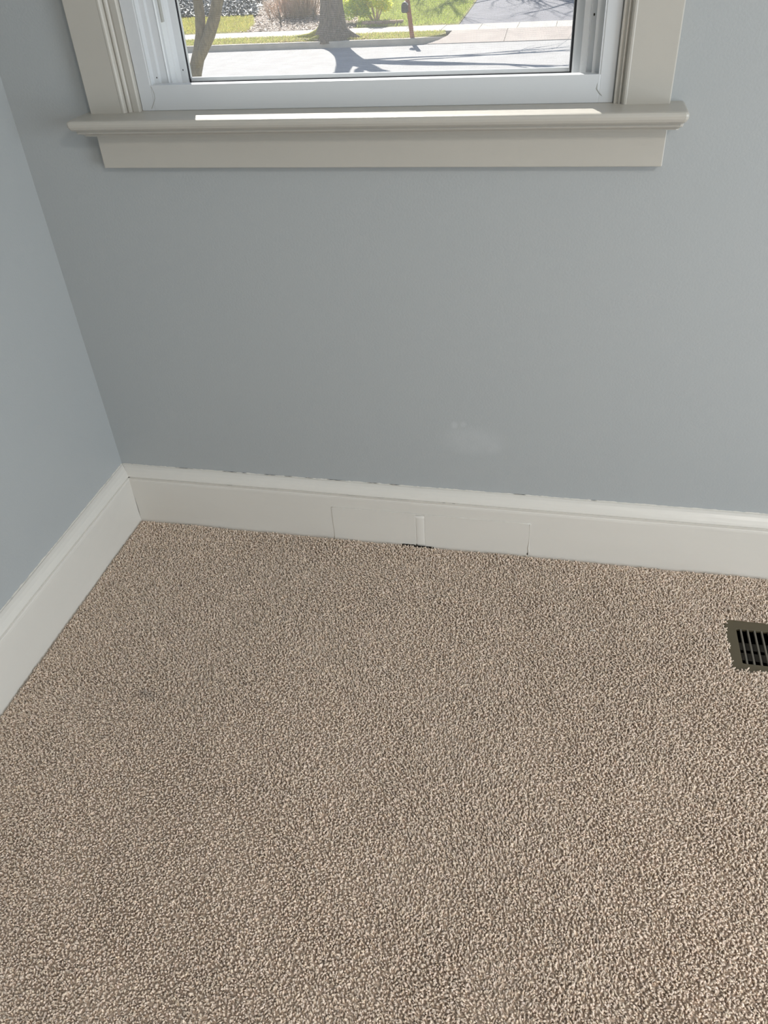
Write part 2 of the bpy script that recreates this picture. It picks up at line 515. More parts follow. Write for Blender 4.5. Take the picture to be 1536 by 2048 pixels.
crack([(1.072, 1.0755)], T + 0.0016, 0.004, 0.004, 8, 'paint_crack')

# ------------------------------------------------------------------ the window
win = empty('window_1', (0.7227, 0.0, 1.0125), 'white window with a raised sash, insect screen and cream casing', 'window', 'structure')
def wpart(mb, name, m, **k):
    return rel(mb.build(name, m, **k), win)
ZS = 1.0125
# casings: flat face, eased outer edge, bead on the inner edge
def casing(x0, x1, inner):
    # x0 = outer edge, x1 = inner edge of the flat; inner = +1 when the window lies to +x
    prof = [(0, 0.0), (0, -(T - 0.002)), (0.002, -T)]
    w = abs(x1 - x0)
    prof += [(w - 0.0005, -T), (w + 0.0012, -(T + 0.0006)), (w + 0.0040, -(T + 0.0004)), (w + 0.0066, -(T - 0.0018)), (w + 0.0080, -(T - 0.0060)), (w + 0.0082, 0.0)]
    ls = [[(x0 + inner * a, b, z) for a, b in prof] for z in (ZS, 1.3, 1.7, 2.16)]
    return MB().loops(ls)
wpart(casing(0.1850, 0.2525, 1), 'casing', M['trim'])
wpart(casing(1.2508, 1.1800, -1), 'casing', M['trim'])
def stop(x0, inner, w):
    prof = [(0, 0.0), (0, -0.0130), (0.0022, -0.0130), (0.0030, -0.0152), (0.0052, -0.0152), (0.0062, -0.0125), (0.0085, -0.0105), (0.0125, -0.0118), (w - 0.003, -0.0120), (w - 0.0005, -0.0100), (w, 0.0)]
    return MB().loops([[(x0 + inner * a, b, z) for a, b in prof] for z in (ZS, 1.5, 2.10)])
wpart(stop(0.2600, 1, 0.0262), 'inner_stop', M['trim'])
wpart(stop(1.1725, -1, 0.0137), 'inner_stop', M['trim'])
wpart(MB().box(0.175, 1.261, -T, 0.0, 2.16, 2.25), 'head_casing', M['trim'], bevel=0.002)
wpart(MB().box(0.255, 1.180, -0.013, 0.0, 2.085, 2.16), 'head_stop', M['trim'], bevel=0.002)
# stool with bullnose returning round both ends, and the moulding below it
SX0, SX1, SY = 0.1665, 1.2770, -0.0860
def stack(levels, x0, x1, yf, yb):
    ls = []
    for (fi, si, z) in levels:                                   # inset at the front, inset at the ends, height
        a, b, c = x0 + si, x1 - si, yf + fi
        ls.append([(a, yb, z), (a, c + 0.005, z), (a + 0.0015, c + 0.0015, z), (a + 0.005, c, z), (b - 0.005, c, z), (b - 0.0015, c + 0.0015, z), (b, c + 0.005, z), (b, yb, z)])
    return MB().loops(ls)
st = stack([(.0085, .0080, 1.0125), (.0050, .0045, 1.0122), (.0022, .0020, 1.0110), (.0005, .0004, 1.0085), (0, 0, 1.0055), (.0006, .0005, 1.0015), (.0026, .0020, .9975), (.0060, .0040, .9948), (.0105, .0060, .9932)], SX0, SX1, SY, 0.0)
st.box(WX0, WX1, -0.001, 0.10, ZS - 0.0127, ZS - 0.0005)
wpart(st, 'stool', M['trim'])
wpart(stack([(.0120, .0042, .9932), (.0170, .0046, .9922), (.0188, .0050, .9905), (.0182, .0046, .9890), (.0186, .0048, .9872), (.0210, .0056, .9856), (.0270, .0068, .9840), (.0345, .0078, .9815), (.0390, .0084, .9790), (.0390, .0084, .9778)], SX0, SX1, SY, 0.0), 'stool_moulding', M['trim'])
wpart(MB().box(0.1858, 1.2526, -T, 0.0, 0.9137, 0.9778), 'apron', M['trim'], bevel=0.0015)

# white vinyl main frame (faces almost flush with the wall), mitred and welded at the corners
FX0, FX1 = 0.2869, 1.1585
IX0, IX1, IZ0 = 0.3162, 1.1310, 1.0560          # clear opening of the frame
FY = -0.0040
wpart(MB().box(FX0, IX0 - 0.0025, FY, 0.155, ZS, 2.055), 'frame_side', M['vinyl'], bevel=0.0012)
wpart(MB().box(IX1 + 0.0025, FX1, FY, 0.155, ZS, 2.055), 'frame_side', M['vinyl'], bevel=0.0012)
wpart(MB().box(IX0 - 0.0032, IX1 + 0.0032, FY - 0.0004, 0.016, ZS, IZ0), 'frame_rail', M['vinyl'], bevel=0.0012)
wpart(MB().box(IX0, IX1, FY, 0.155, 2.02, 2.055), 'frame_head', M['vinyl'], bevel=0.0012)
# sloping sill behind the rail
wpart(MB().loops([[(x, 0.014, ZS), (x, 0.014, 1.0380), (x, 0.155, 1.0180), (x, 0.155, ZS - 0.02)] for x in (IX0 - 0.001, IX1 + 0.001)]), 'sill', M['vinyl'])
# stepped jamb liners with the two sash tracks
def liner(side, steps):
    # steps = [(inset from the clear opening, depth y)], a staircase narrowing outwards
    prof = [(-0.0035, FY + 0.001)]
    for (i, y) in steps:
        prof.append((i, y))
    prof += [(prof[-1][0], 0.0840), (-0.0035, 0.0840)]
    x = IX0 if side > 0 else IX1
    ls = [[(x + side * a, b, z) for a, b in prof] for z in (1.018, 1.4, 2.02)]
    return MB().loops(ls)
stepsL = [(0.0, FY + 0.001), (0.0, 0.012), (0.0095, 0.0125), (0.0095, 0.0220), (0.0215, 0.0226), (0.0240, 0.0215), (0.0255, 0.0235), (0.0255, 0.0260), (0.0215, 0.0264), (0.0215, 0.0310), (0.0260, 0.0322), (0.0275, 0.0480), (0.0300, 0.0492), (0.0320, 0.0640), (0.0435, 0.0650), (0.0435, 0.0715)]
wpart(liner(1, stepsL), 'jamb_liner', M['vinyl'])
stepsR = [(0.0, FY + 0.001), (0.0, 0.012), (0.0120, 0.0125), (0.0120, 0.0280), (0.0200, 0.0284), (0.0215, 0.0270), (0.0225, 0.0290), (0.0320, 0.0300), (0.0320, 0.0500), (0.0455, 0.0508), (0.0455, 0.0700)]
wpart(liner(-1, stepsR), 'jamb_liner', M['vinyl'])
# lower end of the balance slot, screw holes, weld lines
wpart(MB().box(IX0 + 0.0245, IX0 + 0.0290, 0.0335, 0.0425, 1.152, 2.0), 'balance_slot', M['seam'])
hole = MB()
for (x, y, z) in ((IX0 + 0.0375, 0.0640, 1.070), (IX0 + 0.0060, 0.0118, 1.066)):
    hole.add([(x + 0.0011 * math.cos(a), y, z + 0.0016 * math.sin(a)) for a in [2 * PI * k / 8 for k in range(8)]] + [(x, y + 0.001, z)], [(k, (k + 1) % 8, 8) for k in range(8)] + [tuple(range(8))])
x, y, z = IX1 - 0.0160, 0.0276, 1.138
hole.add([(x + 0.0014 * math.cos(a), y, z + 0.0022 * math.sin(a)) for a in [2 * PI * k / 8 for k in range(8)]] + [(x, y + 0.001, z)], [(k, (k + 1) % 8, 8) for k in range(8)] + [tuple(range(8))])
wpart(hole, 'screw_hole', M['crack'])
wl = MB()
wl.tube([(IX0 - 0.0010, FY - 0.0002, IZ0 - 0.002), (IX0 + 0.0022, FY - 0.0004, 1.043), (IX0 + 0.0018, FY - 0.0004, 1.034), (IX0 - 0.0040, FY - 0.0003, 1.024), (IX0 - 0.0095, FY - 0.0002, 1.0165)], 0.0006, 5)
wpart(wl, 'weld_line', M['seam'])
wr = MB()
wr.tube([(IX1 - 0.0005, FY - 0.0002, 1.044), (IX1 - 0.0012, FY - 0.0004, 1.034), (IX1 + 0.0040, FY - 0.0003, 1.0275), (IX1 + 0.0085, FY - 0.0002, 1.0235)], [0.0003, 0.0009, 0.0009, 0.0005], 5)
wpart(wr, 'weld_line', M['seam'])
# insect screen: thin frame, dark spline and woven wires
GX0, GX1, GZ0, GZ1 = IX0 + 0.0460, IX1 - 0.0500, 1.0545, 1.985
GY = 0.0780
def ringframe(x0, x1, z0, z1, w, y0, y1):
    mb = MB()
    mb.box(x0, x0 + w, y0, y1, z0, z1); mb.box(x1 - w, x1, y0, y1, z0, z1)
    mb.box(x0 + w, x1 - w, y0, y1, z0, z0 + w); mb.box(x0 + w, x1 - w, y0, y1, z1 - w, z1)
    return mb
scr = wpart(ringframe(GX0 - 0.0125, GX1 + 0.0125, GZ0 - 0.0295, GZ1 + 0.010, 0.0100, GY - 0.006, GY + 0.006), 'screen_frame', M['vinyl'])
ringframe(GX0 - 0.0040, GX1 + 0.0040, GZ0 - 0.0096, GZ1 + 0.004, 0.0036, GY - 0.0066, GY + 0.002).build('screen_seal', M['seal'], scr)['label'] = 'black rubber seal'
ringframe(GX0 - 0.0008, GX1 + 0.0008, GZ0 - 0.0008, GZ1 + 0.001, 0.0016, GY - 0.0040, GY + 0.002).box(GX0, GX1, GY - 0.0030, GY + 0.001, GZ0 - 0.0062, GZ0 + 0.0006).build('screen_bead', M['vinyl'], scr)['label'] = 'thin white inner bead'
ws_ = MB()
PITCH, WR = 0.00150, 0.00012
k = 0
xx = GX0
while xx < GX1:
    ws_.add([(xx - WR, GY, GZ0), (xx + WR, GY, GZ0), (xx, GY - WR * 1.6, GZ0), (xx - WR, GY, GZ1), (xx + WR, GY, GZ1), (xx, GY - WR * 1.6, GZ1)], [(0, 1, 4, 3), (1, 2, 5, 4), (2, 0, 3, 5)])
    xx += PITCH
zz = GZ0
while zz < GZ1:
    ws_.add([(GX0, GY, zz - WR), (GX0, GY, zz + WR), (GX0, GY - WR * 1.6, zz), (GX1, GY, zz - WR), (GX1, GY, zz + WR), (GX1, GY - WR * 1.6, zz)], [(0, 1, 4, 3), (1, 2, 5, 4), (2, 0, 3, 5)])
    zz += PITCH
me = bpy.data.meshes.new('screen_mesh')
me.from_pydata(ws_.v, [], ws_.f)
me.materials.append(M['wire'])
so = bpy.data.objects.new('screen_mesh', me)
C.objects.link(so)
so.parent = scr
so['kind'] = 'stuff'
so['label'] = 'fine grey insect screen wires'
# both sashes pushed up, above the picture
def sash(x0, x1, z0, z1, y0, y1, name):
    f = wpart(ringframe(x0, x1, z0, z1, 0.035, y0, y1), name, M['vinyl'], bevel=0.001)
    MB().box(x0 + .033, x1 - .033, (y0 + y1) / 2 - .002, (y0 + y1) / 2 + .002, z0 + .033, z1 - .033).build('glass_pane', M['glass'], f)
sash(IX0 + .024, IX1 - .024, 1.50, 2.015, 0.030, 0.050, 'sash')
sash(IX0 + .040, IX1 - .040, 1.53, 2.015, 0.052, 0.070, 'sash')

# ------------------------------------------------------------------ carpet: every yarn tuft is real
lean1, lean2, hfield = Field(21, 0.22), Field(22, 0.22), Field(23, 0.16)
big1, big2, wearf = Field(31, 0.7), Field(32, 0.7), Field(33, 0.45)
PITCHC = 0.0039
gx = np.arange(T + 0.003, 1.96, PITCHC)
gy = np.arange(-1.58, -T - 0.0025, PITCHC)
X, Y = np.meshgrid(gx, gy)
X = X + (np.arange(len(gy))[:, None] % 2) * PITCHC * 0.5
x = (X + rng.uniform(-.42, .42, X.shape) * PITCHC).ravel()
y = (Y + rng.uniform(-.42, .42, Y.shape) * PITCHC).ravel()
keep = (x > T + 0.0025) & (y < -T - 0.0025)
keep &= y > -1.50 + 0.22 * (x - 0.25)                            # a little more than the picture shows
ed = 0.0030 + 0.0018 * np.sin(x * 310) + 0.0016 * np.sin(y * 270 + 1)
keep &= ~((x > RX0 + ed) & (x < RX1 - ed) & (y > RY0 + ed) & (y < RY1 - ed))
x, y = x[keep], y[keep]
n = len(x)
wall_near = np.minimum(np.abs(x - T), np.abs(y + T))
H = 0.0095 + 0.0014 * rng.normal(size=n).clip(-2, 2) + 0.0009 * hfield(x, y)
H -= 0.003 * np.exp(-(wall_near / 0.006) ** 2)
lx = 0.30 * lean1(x, y) + 0.30 * big1(x, y) + rng.normal(0, 0.75, n)
ly = 0.30 * lean2(x, y) + 0.30 * big2(x, y) - 0.10 + rng.normal(0, 0.75, n)
# a shallow crease where two widths of carpet meet
seam = np.exp(-((y + 0.560 - 0.05 * (x - 0.18)) / 0.007) ** 2) * ((x > 0.05) & (x < 0.34))
H += 0.0022 * seam
lx, ly = lx, ly - 0.9 * seam
nrm = np.hypot(lx, ly)
cl = np.minimum(nrm, 1.5) / np.maximum(nrm, 1e-6)
lx, ly = lx * cl, ly * cl
cx, cy = rng.normal(0, 0.0011, n), rng.normal(0, 0.0011, n)      # curl of the yarn
R0 = rng.uniform(0.0015, 0.0022, n)
reach = rng.uniform(0.0035, 0.0060, n)
near = np.exp(-(wall_near / 0.010) ** 2)
lx = np.where(np.abs(x - T) < 0.010, np.abs(lx), lx)
ly = np.where(np.abs(y + T) < 0.010, -np.abs(ly), ly)
ts = [0.0, 0.42, 0.78]
rs = [0.85, 1.08, 1.0]
SIDES = 3
V = np.zeros((n, SIDES * len(ts) + 1, 3), np.float32)
rot = rng.uniform(0, 2 * PI, n)
def centre(t):
    s = math.sin(PI * t)
    return np.stack([x + lx * reach * t ** 1.6 + cx * s, y + ly * reach * t ** 1.6 + cy * s, ZF + 0.004 + H * (1 - (1 - t) ** 1.7) * (1.0 - 0.10 * nrm * cl * t)], 1)
for i, t in enumerate(ts):
    c0 = centre(t)
    tg = centre(min(1, t + 0.05)) - centre(max(0, t - 0.05))
    tg /= np.linalg.norm(tg, axis=1, keepdims=True)
    a = np.cross(tg, np.stack([np.cos(rot), np.sin(rot), np.zeros(n)], 1))
    a /= np.maximum(np.linalg.norm(a, axis=1, keepdims=True), 1e-6)
    b = np.cross(tg, a)
    for k in range(SIDES):
        an = 2 * PI * k / SIDES + t * 1.2
        V[:, i * SIDES + k] = c0 + (R0 * rs[i])[:, None] * (math.cos(an) * a + math.sin(an) * b)
V[:, -1] = centre(1.0)
q = []
for i in range(len(ts) - 1):
    for k in range(SIDES):
        q.append([i * SIDES + k, i * SIDES + (k + 1) % SIDES, (i + 1) * SIDES + (k + 1) % SIDES, (i + 1) * SIDES + k])
tr = [[(len(ts) - 1) * SIDES + k, (len(ts) - 1) * SIDES + (k + 1) % SIDES, SIDES * len(ts)] for k in range(SIDES)]
nv = V.shape[1]
off = (np.arange(n) * nv)[:, None, None]
Q = (np.array(q)[None] + off).reshape(-1, 4)
Tn = (np.array(tr)[None] + off).reshape(-1, 3)
tone = (1.0 + rng.normal(0, 0.105, n)) * (1 + 0.020 * wearf(x, y))
tint = np.stack([tone * (1 + rng.normal(0, 0.012, n)), tone, tone * (1 + rng.normal(0, 0.02, n))], 1)
stain = np.exp(-(((x - 0.306) / 0.020) ** 2 + ((y + 0.588) / 0.011) ** 2) ** 1.2) * 0.28
tint *= (1 - stain)[:, None] * np.stack([1 - 0.04 * stain, 1 + 0 * stain, 1 + 0.06 * stain], 1)
carpet = npmesh('carpet_pile', V.reshape(-1, 3), Q, Tn, np.repeat(tint.clip(0.1, 1.6), nv, 0), M['carpet'])
tag(carpet, 'beige cut pile carpet of short twisted yarn covering the floor', 'carpet', 'stuff')
cb = MB()
for (a, b, c_, d) in ((T, RX0 + .006, Y1, -T), (RX1 - .006, X1, Y1, -T), (RX0 + .006, RX1 - .006, Y1, RY0 + .006), (RX0 + .006, RX1 - .006, RY1 - .006, -T)):
    cb.box(a, b, c_, d, ZF, ZF + 0.006)
bk = cb.build('carpet_backing', M['carpet_back'], carpet)
far = MB()
pts = [(T, -1.555), (T, Y1), (X1, Y1), (X1, -T), (1.965, -T), (1.965, -1.128)]
far.loops([[(a, b, ZF + 0.003) for a, b in pts], [(a, b, -0.0035) for a, b in pts]])
far.build('carpet_field', M['carpet_back'], carpet)
# lint on the carpet
th = MB()
th.tube([(1.2255, -0.2640, 0.0020), (1.2285, -0.2612, 0.0035), (1.2320, -0.2603, 0.0040), (1.2355, -0.2618, 0.0036), (1.2385, -0.2612, 0.0022)], 0.0007, 6)
tag(th.build('lint_thread', M['thread'], smooth=True), 'small curl of white lint lying on the carpet', 'lint')

# ------------------------------------------------------------------ floor register
ZR = -0.0050
reg = empty('floor_register', ((RX0 + RX1) / 2, (RY0 + RY1) / 2, ZR), 'dark bronze slotted floor register sunk in the beige carpet', 'vent')
OX0, OX1, OY0, OY1 = 1.5410, 1.8050, -0.3005, -0.1990
def rrect(x0, x1, y0, y1, r, z, n=5):
    l = []
    for (cx_, cy_, a0) in ((x1 - r, y1 - r, 0), (x0 + r, y1 - r, PI / 2), (x0 + r, y0 + r, PI), (x1 - r, y0 + r, 3 * PI / 2)):
        for i in range(n):
            a = a0 + PI / 2 * i / (n - 1)
            l.append((cx_ + r * math.cos(a), cy_ + r * math.sin(a), z))
    return l
fr = MB()
fr.loops([rrect(RX0 + .000, RX1, RY0, RY1, 0.004, ZF + 0.0005), rrect(RX0 + .0006, RX1 - .0006, RY0 + .0006, RY1 - .0006, 0.004, ZR - 0.0022), rrect(RX0 + .003, RX1 - .003, RY0 + .003, RY1 - .003, 0.004, ZR),
          rrect(OX0 - .0006, OX1 + .0006, OY0 - .0006, OY1 + .0006, 0.0035, ZR), rrect(OX0, OX1, OY0, OY1, 0.0030, ZR - 0.0012), rrect(OX0, OX1, OY0, OY1, 0.0030, ZR - 0.006)], caps=False)
rel(fr.build('frame', M['register']), reg)
BARP = 0.01435
bar_me = None
i = 0
bx = OX0 + 0.0095
while bx + 0.004 < OX1:
    mb = MB().loops([[(-0.0017, yy, -0.006), (0.0017, yy, -0.006), (0.0020, yy, -0.0008), (0.0013, yy, 0.0), (-0.0013, yy, 0.0), (-0.0020, yy, -0.0008)] for yy in (OY0, OY1)]) if bar_me is None else None
    if bar_me is None:
        s0 = mb.build('slat', M['register_slat'])
        bar_me = s0.data
    else:
        s0 = bpy.data.objects.new('slat', bar_me)
        C.objects.link(s0)
    s0.parent = reg
    s0.location = Vector((bx, 0, ZR - 0.0004)) - Vector(reg.location)
    bx += BARP
dk = MB()
dk.add(*(lambda l: (l[0] + l[1], [(j, (j + 1) % 4, 4 + (j + 1) % 4, 4 + j) for j in range(4)] + [(4, 5, 6, 7)]))([[(hx0, hy0, ZF), (hx1, hy0, ZF), (hx1, hy1, ZF), (hx0, hy1, ZF)], [(hx0, hy0, -0.14), (hx1, hy0, -0.14), (hx1, hy1, -0.14), (hx0, hy1, -0.14)]]))
rel(dk.build('duct_box', M['duct']), reg)
for yy in (-0.232, -0.262):
    rel(MB().box(hx0, hx1, yy - 0.0105, yy + 0.0105, -0.0260, -0.0248).build('damper_blade', M['duct']), reg)

# ------------------------------------------------------------------ outside: street, kerb, paving, lawns
def ground(name, label, cat, pts, z, m, thick=0.06, kind='structure'):
    """flat slab from an outline; z may be a function of y"""
    zf = z if callable(z) else (lambda y_: z)
    mb = MB().loops([[(a, b, zf(b) - thick) for a, b in pts], [(a, b, zf(b)) for a, b in pts]])
    o = mb.build(name, m)
    if label: tag(o, label, cat, kind)
    return o
KZ = GZ + 0.15
SWZ = KZ + 0.02
def lawn_z(y_):
    return SWZ + max(0.0, y_ - 25.1) * 0.030
ground('road', 'pale sunlit asphalt street with tree shadows', 'road', [(-40, 14.9), (30, 14.9), (30, 22.62), (-40, 22.62)], GZ, M['road'])
ground('near_verge', 'grass ground between the house and the street', 'ground', [(-40, 0.17), (30, 0.17), (30, 14.9), (-40, 14.9)], GZ - 0.02, M['soil'])
ground('far_ground', 'wide grassy ground beyond the street and gardens', 'ground', [(-250, 0.17), (250, 0.17), (250, 400), (-250, 400)], GZ - 0.12, M['soil'])
# kerb, swept with a curved return at the driveway
path = [(-40, 22.55), (-20, 22.55), (-9, 22.55), (-6, 22.55), (-4.2, 22.55), (-3.55, 22.56)]
for i in range(1, 13):
    a = PI / 2 * i / 12
    path.append((-3.55 + 1.12 * math.sin(a), 22.56 + 1.28 * (1 - math.cos(a))))
ls = []
for i, (px, py) in enumerate(path):
    a, b = path[max(0, i - 1)], path[min(len(path) - 1, i + 1)]
    t = Vector((b[0] - a[0], b[1] - a[1])).normalized()
    nn = Vector((-t.y, t.x))
    h = KZ if i < 9 else KZ - 0.13 * ((i - 8) / (len(path) - 9)) ** 1.5
    ls.append([(px, py, GZ - 0.05), (px + nn.x * .02, py + nn.y * .02, h - .02), (px + nn.x * .035, py + nn.y * .035, h), (px + nn.x * .17, py + nn.y * .17, h), (px + nn.x * .17, py + nn.y * .17, GZ - 0.05)])
kerb = tag(MB().loops(ls).build('curb', M['kerb']), 'concrete curb with a rounded return at the driveway', 'curb', 'structure')
tip = [(-20, 22.70)] + [(px - .05, py + .13) for px, py in path[5:15]] + [(-2.62, 23.80), (-20, 23.80)]
ground('verge', 'strip of lawn between curb and sidewalk', 'lawn', tip, KZ - 0.006, M['soil'])
# sidewalk and apron, slab by slab
sw = tag(MB().box(-14, 6, 23.82, 25.08, SWZ - 0.12, SWZ - 0.02).build('sidewalk', M['kerb']), 'pale concrete sidewalk along the lawn', 'sidewalk', 'structure')
xs = 0.41
slab_me = None
for i in range(-12, 5):
    x0 = xs + i * 1.065
    if slab_me is None:
        s0 = MB().box(0, 1.056, 23.80, 25.10, -0.06, 0).build('slab', M['concrete'], bevel=0.008)
        slab_me = s0
    else:
        s0 = slab_me.copy(); C.objects.link(s0)
    s0.parent = sw
    s0.location = (x0, 0, SWZ + random.uniform(-.002, .002))
ap = tag(MB().box(-3.2, 6, 22.56, 23.80, GZ - 0.12, GZ - 0.03).build('driveway_apron', M['kerb']), 'pinkish concrete driveway apron sloping to the street', 'paving', 'structure')
def apz(y_):
    return GZ + 0.012 + (SWZ - GZ - 0.012) * max(0, min(1, (y_ - 22.62) / 1.18))
for (pts) in ([(-3.05, 22.60), (-0.905, 22.60), (-0.905, 23.79), (-2.44, 23.79), (-2.50, 23.35), (-2.70, 22.93)], [(-0.893, 22.60), (1.09, 22.60), (1.09, 23.79), (-0.893, 23.79)], [(1.10, 22.60), (3.1, 22.60), (3.1, 23.79), (1.10, 23.79)]):
    o = ground('slab', None, None, pts, apz, M['apron'], 0.05)
    o.parent = ap
ground('driveway', 'grey asphalt driveway striped with branch shadows', 'driveway', [(-2.42, 25.11), (3.0, 25.11), (3.2, 44), (-2.62, 44)], lambda y_: lawn_z(y_) - 0.012, M['drive'])
ground('lawn', 'bright green lawn between the shrub and the driveway', 'lawn', [(-5.6, 25.11), (-2.43, 25.11), (-2.62, 44), (-9.0, 44), (-6.4, 29.0)], lawn_z, M['soil'])
ground('lawn_side', 'yellowish patch of lawn behind the forked tree', 'lawn', [(-20, 25.11), (-8.95, 25.11), (-9.3, 26.8), (-9.9, 28.45), (-20, 28.9)], lawn_z, M['soil'])
ground('mulch_bed', 'grey mulch bed strewn with dry leaves around the brown shrub', 'bed', [(-8.95, 25.11), (-5.6, 25.11), (-6.4, 29.0), (-9.0, 44), (-13, 44), (-9.9, 28.45), (-9.3, 26.8)], lambda y_: lawn_z(y_) - 0.004, M['mulch'])
ground('dark_bed', 'dark planting bed behind the side lawn', 'bed', [(-20, 28.9), (-9.9, 28.45), (-13, 44), (-20, 44)], lambda y_: lawn_z(y_) + 0.01, M['bed'])

def inside(px, py, poly):
    r = np.zeros(len(px), bool)
    j = len(poly) - 1
    for i in range(len(poly)):
        xi, yi = poly[i]; xj, yj = poly[j]
        c1 = ((yi > py) != (yj > py)) & (px < (xj - xi) * (py - yi) / (yj - yi + 1e-12) + xi)
        r ^= c1
        j = i
    return r
def blades(name, label, cat, poly, zfun, count, length, width, lay, tints, m, seed, parent=None, kink=0.5):
    """count small bent blades / leaves scattered over an outline, as one mesh"""
    r = np.random.default_rng(seed)
    P = np.array(poly)
    bx_, by_ = [], []
    while sum(map(len, bx_)) < count:
        a = r.uniform(P[:, 0].min(), P[:, 0].max(), count); b = r.uniform(P[:, 1].min(), P[:, 1].max(), count)
        k = inside(a, b, poly)
        bx_.append(a[k]); by_.append(b[k])
    a = np.concatenate(bx_)[:count]; b = np.concatenate(by_)[:count]
    zz_ = np.array([zfun(t) for t in b]) if callable(zfun) else np.full(count, zfun)
    az = r.uniform(0, 2 * PI, count)
    L_ = length * r.uniform(0.6, 1.35, count); W_ = width * r.uniform(0.7, 1.3, count)
    el = r.uniform(*lay, count)
    d = np.stack([np.cos(az) * np.cos(el), np.sin(az) * np.cos(el), np.sin(el)], 1)
    sd = np.stack([-np.sin(az), np.cos(az), r.uniform(-.5, .5, count)], 1)
    sd /= np.linalg.norm(sd, axis=1, keepdims=True)
    base = np.stack([a, b, zz_ + 0.002], 1)
    mid = base + d * (L_ * 0.5)[:, None] + np.array([0, 0, 1]) * (L_ * kink * 0.15)[:, None]
    tipp = base + d * L_[:, None] - np.array([0, 0, 1]) * (L_ * 0.10)[:, None]
    tipp[:, 2] = np.maximum(tipp[:, 2], zz_ + 0.003)
    Vv = np.stack([base, mid - sd * W_[:, None] / 2, tipp, mid + sd * W_[:, None] / 2], 1).reshape(-1, 3)
    o4 = (np.arange(count) * 4)[:, None]
    tri = np.concatenate([o4 + np.array([[0, 1, 3]]), o4 + np.array([[1, 2, 3]])])
    tn = np.array(tints)[r.integers(0, len(tints), count)] * r.uniform(0.8, 1.2, (count, 1))
    o = npmesh(name, Vv, np.zeros((0, 4), np.int32), tri, np.repeat(tn, 4, 0), m)
    if parent: o.parent = parent
    if label: tag(o, label, cat, 'stuff')
    return o
GT = [(1, 1, 1), (1.1, 1.0, 1.2), (0.9, 1, 0.8), (1.25, 0.95, 1.6)]
blades('verge_grass', 'sunlit grass blades on the curbside strip', 'grass', [(-13, 22.73), (-3.5, 22.73), (-2.75, 23.1), (-2.62, 23.78), (-13, 23.78)], KZ - 0.006, 26000, 0.075, 0.011, (0.5, 1.4), GT, M['blade'], 1)
blades('lawn_grass', 'bright green grass blades on the lawn by the driveway', 'grass', [(-5.5, 25.15), (-2.46, 25.15), (-2.58, 33), (-7.0, 33), (-6.3, 29.0)], lawn_z, 34000, 0.085, 0.013, (0.5, 1.4), [(0.85, 1, 0.9), (0.95, 1, 0.8), (1, 1.05, 1.0)], M['blade'], 2)
blades('side_lawn_grass', 'yellowish grass blades on the patch behind the forked tree', 'grass', [(-14, 25.15), (-9.0, 25.15), (-9.35, 26.8), (-9.95, 28.4), (-14, 28.6)], lawn_z, 22000, 0.085, 0.013, (0.5, 1.4), [(1.1, 1, 0.8), (1.2, 0.98, 1.2), (1, 1, 1)], M['blade'], 3)
blades('leaf_litter', 'dry grey and brown leaves strewn over the mulch bed', 'leaves', [(-9.2, 25.15), (-5.5, 25.15), (-6.3, 29.0), (-8.2, 33), (-12, 33), (-9.9, 28.5), (-9.3, 26.8)], lawn_z, 9000, 0.085, 0.05, (-0.1, 0.5), [(1, 1, 1), (1.1, 1.1, 1.15), (0.7, 0.65, 0.6), (1.3, 1.3, 1.35), (0.5, 0.45, 0.45)], M['litter'], 4)
blades('root_litter', 'brown leaves and grass bits around the tree roots', 'leaves', [(-7.3, 22.75), (-4.7, 22.75), (-4.6, 23.75), (-7.0, 23.78)], KZ - 0.004, 2600, 0.075, 0.032, (-0.1, 0.6), [(1, 0.85, 0.7), (1.1, 0.95, 0.8), (0.7, 0.55, 0.45), (1.2, 1.1, 0.7)], M['litter'], 5)
blades('ground_cover', 'dark glossy evergreen leaves over the shaded bed', 'leaves', [(-16, 28.9), (-9.9, 28.5), (-12, 36), (-17, 36)], lambda t: lawn_z(t) + 0.05, 22000, 0.16, 0.08, (-0.2, 0.9), [(1, 1, 1), (1.3, 1.3, 1.4), (0.8, 0.9, 1.0), (1.4, 1.5, 1.5)], M['ivy'], 6)

# ------------------------------------------------------------------ trees and shrubs
def limb(mb, p, d, length, r0, depth, rnd, up=0.12, nseg=5, wob_=0.16, n=7, fork=(2, 3), spread=0.55):
    """a bent, tapering branch with child branches"""
    p, d = Vector(p), Vector(d).normalized()
    pts, rad = [p.copy()], [r0]
    for i in range(nseg):
        d = (d + Vector((rnd.gauss(0, wob_), rnd.gauss(0, wob_), rnd.gauss(0, wob_) + up))).normalized()
        p = p + d * (length / nseg)
        pts.append(p.copy())
        rad.append(r0 * (1 - 0.62 * (i + 1) / nseg))
    mb.tube(pts, rad, n)
    if depth > 0:
        for k in range(rnd.randint(*fork)):
            i = rnd.randint(max(1, nseg // 2 - 1), nseg)
            base = pts[i]
            dd = (pts[i] - pts[i - 1]).normalized()
            side = Vector((rnd.gauss(0, 1), rnd.gauss(0, 1), rnd.gauss(0, 0.6))).normalized()
            limb(mb, base, dd + side * spread, length * rnd.uniform(0.55, 0.8), rad[i] * 0.72, depth - 1, rnd, up, nseg, wob_, max(4, n - 1), fork, spread)
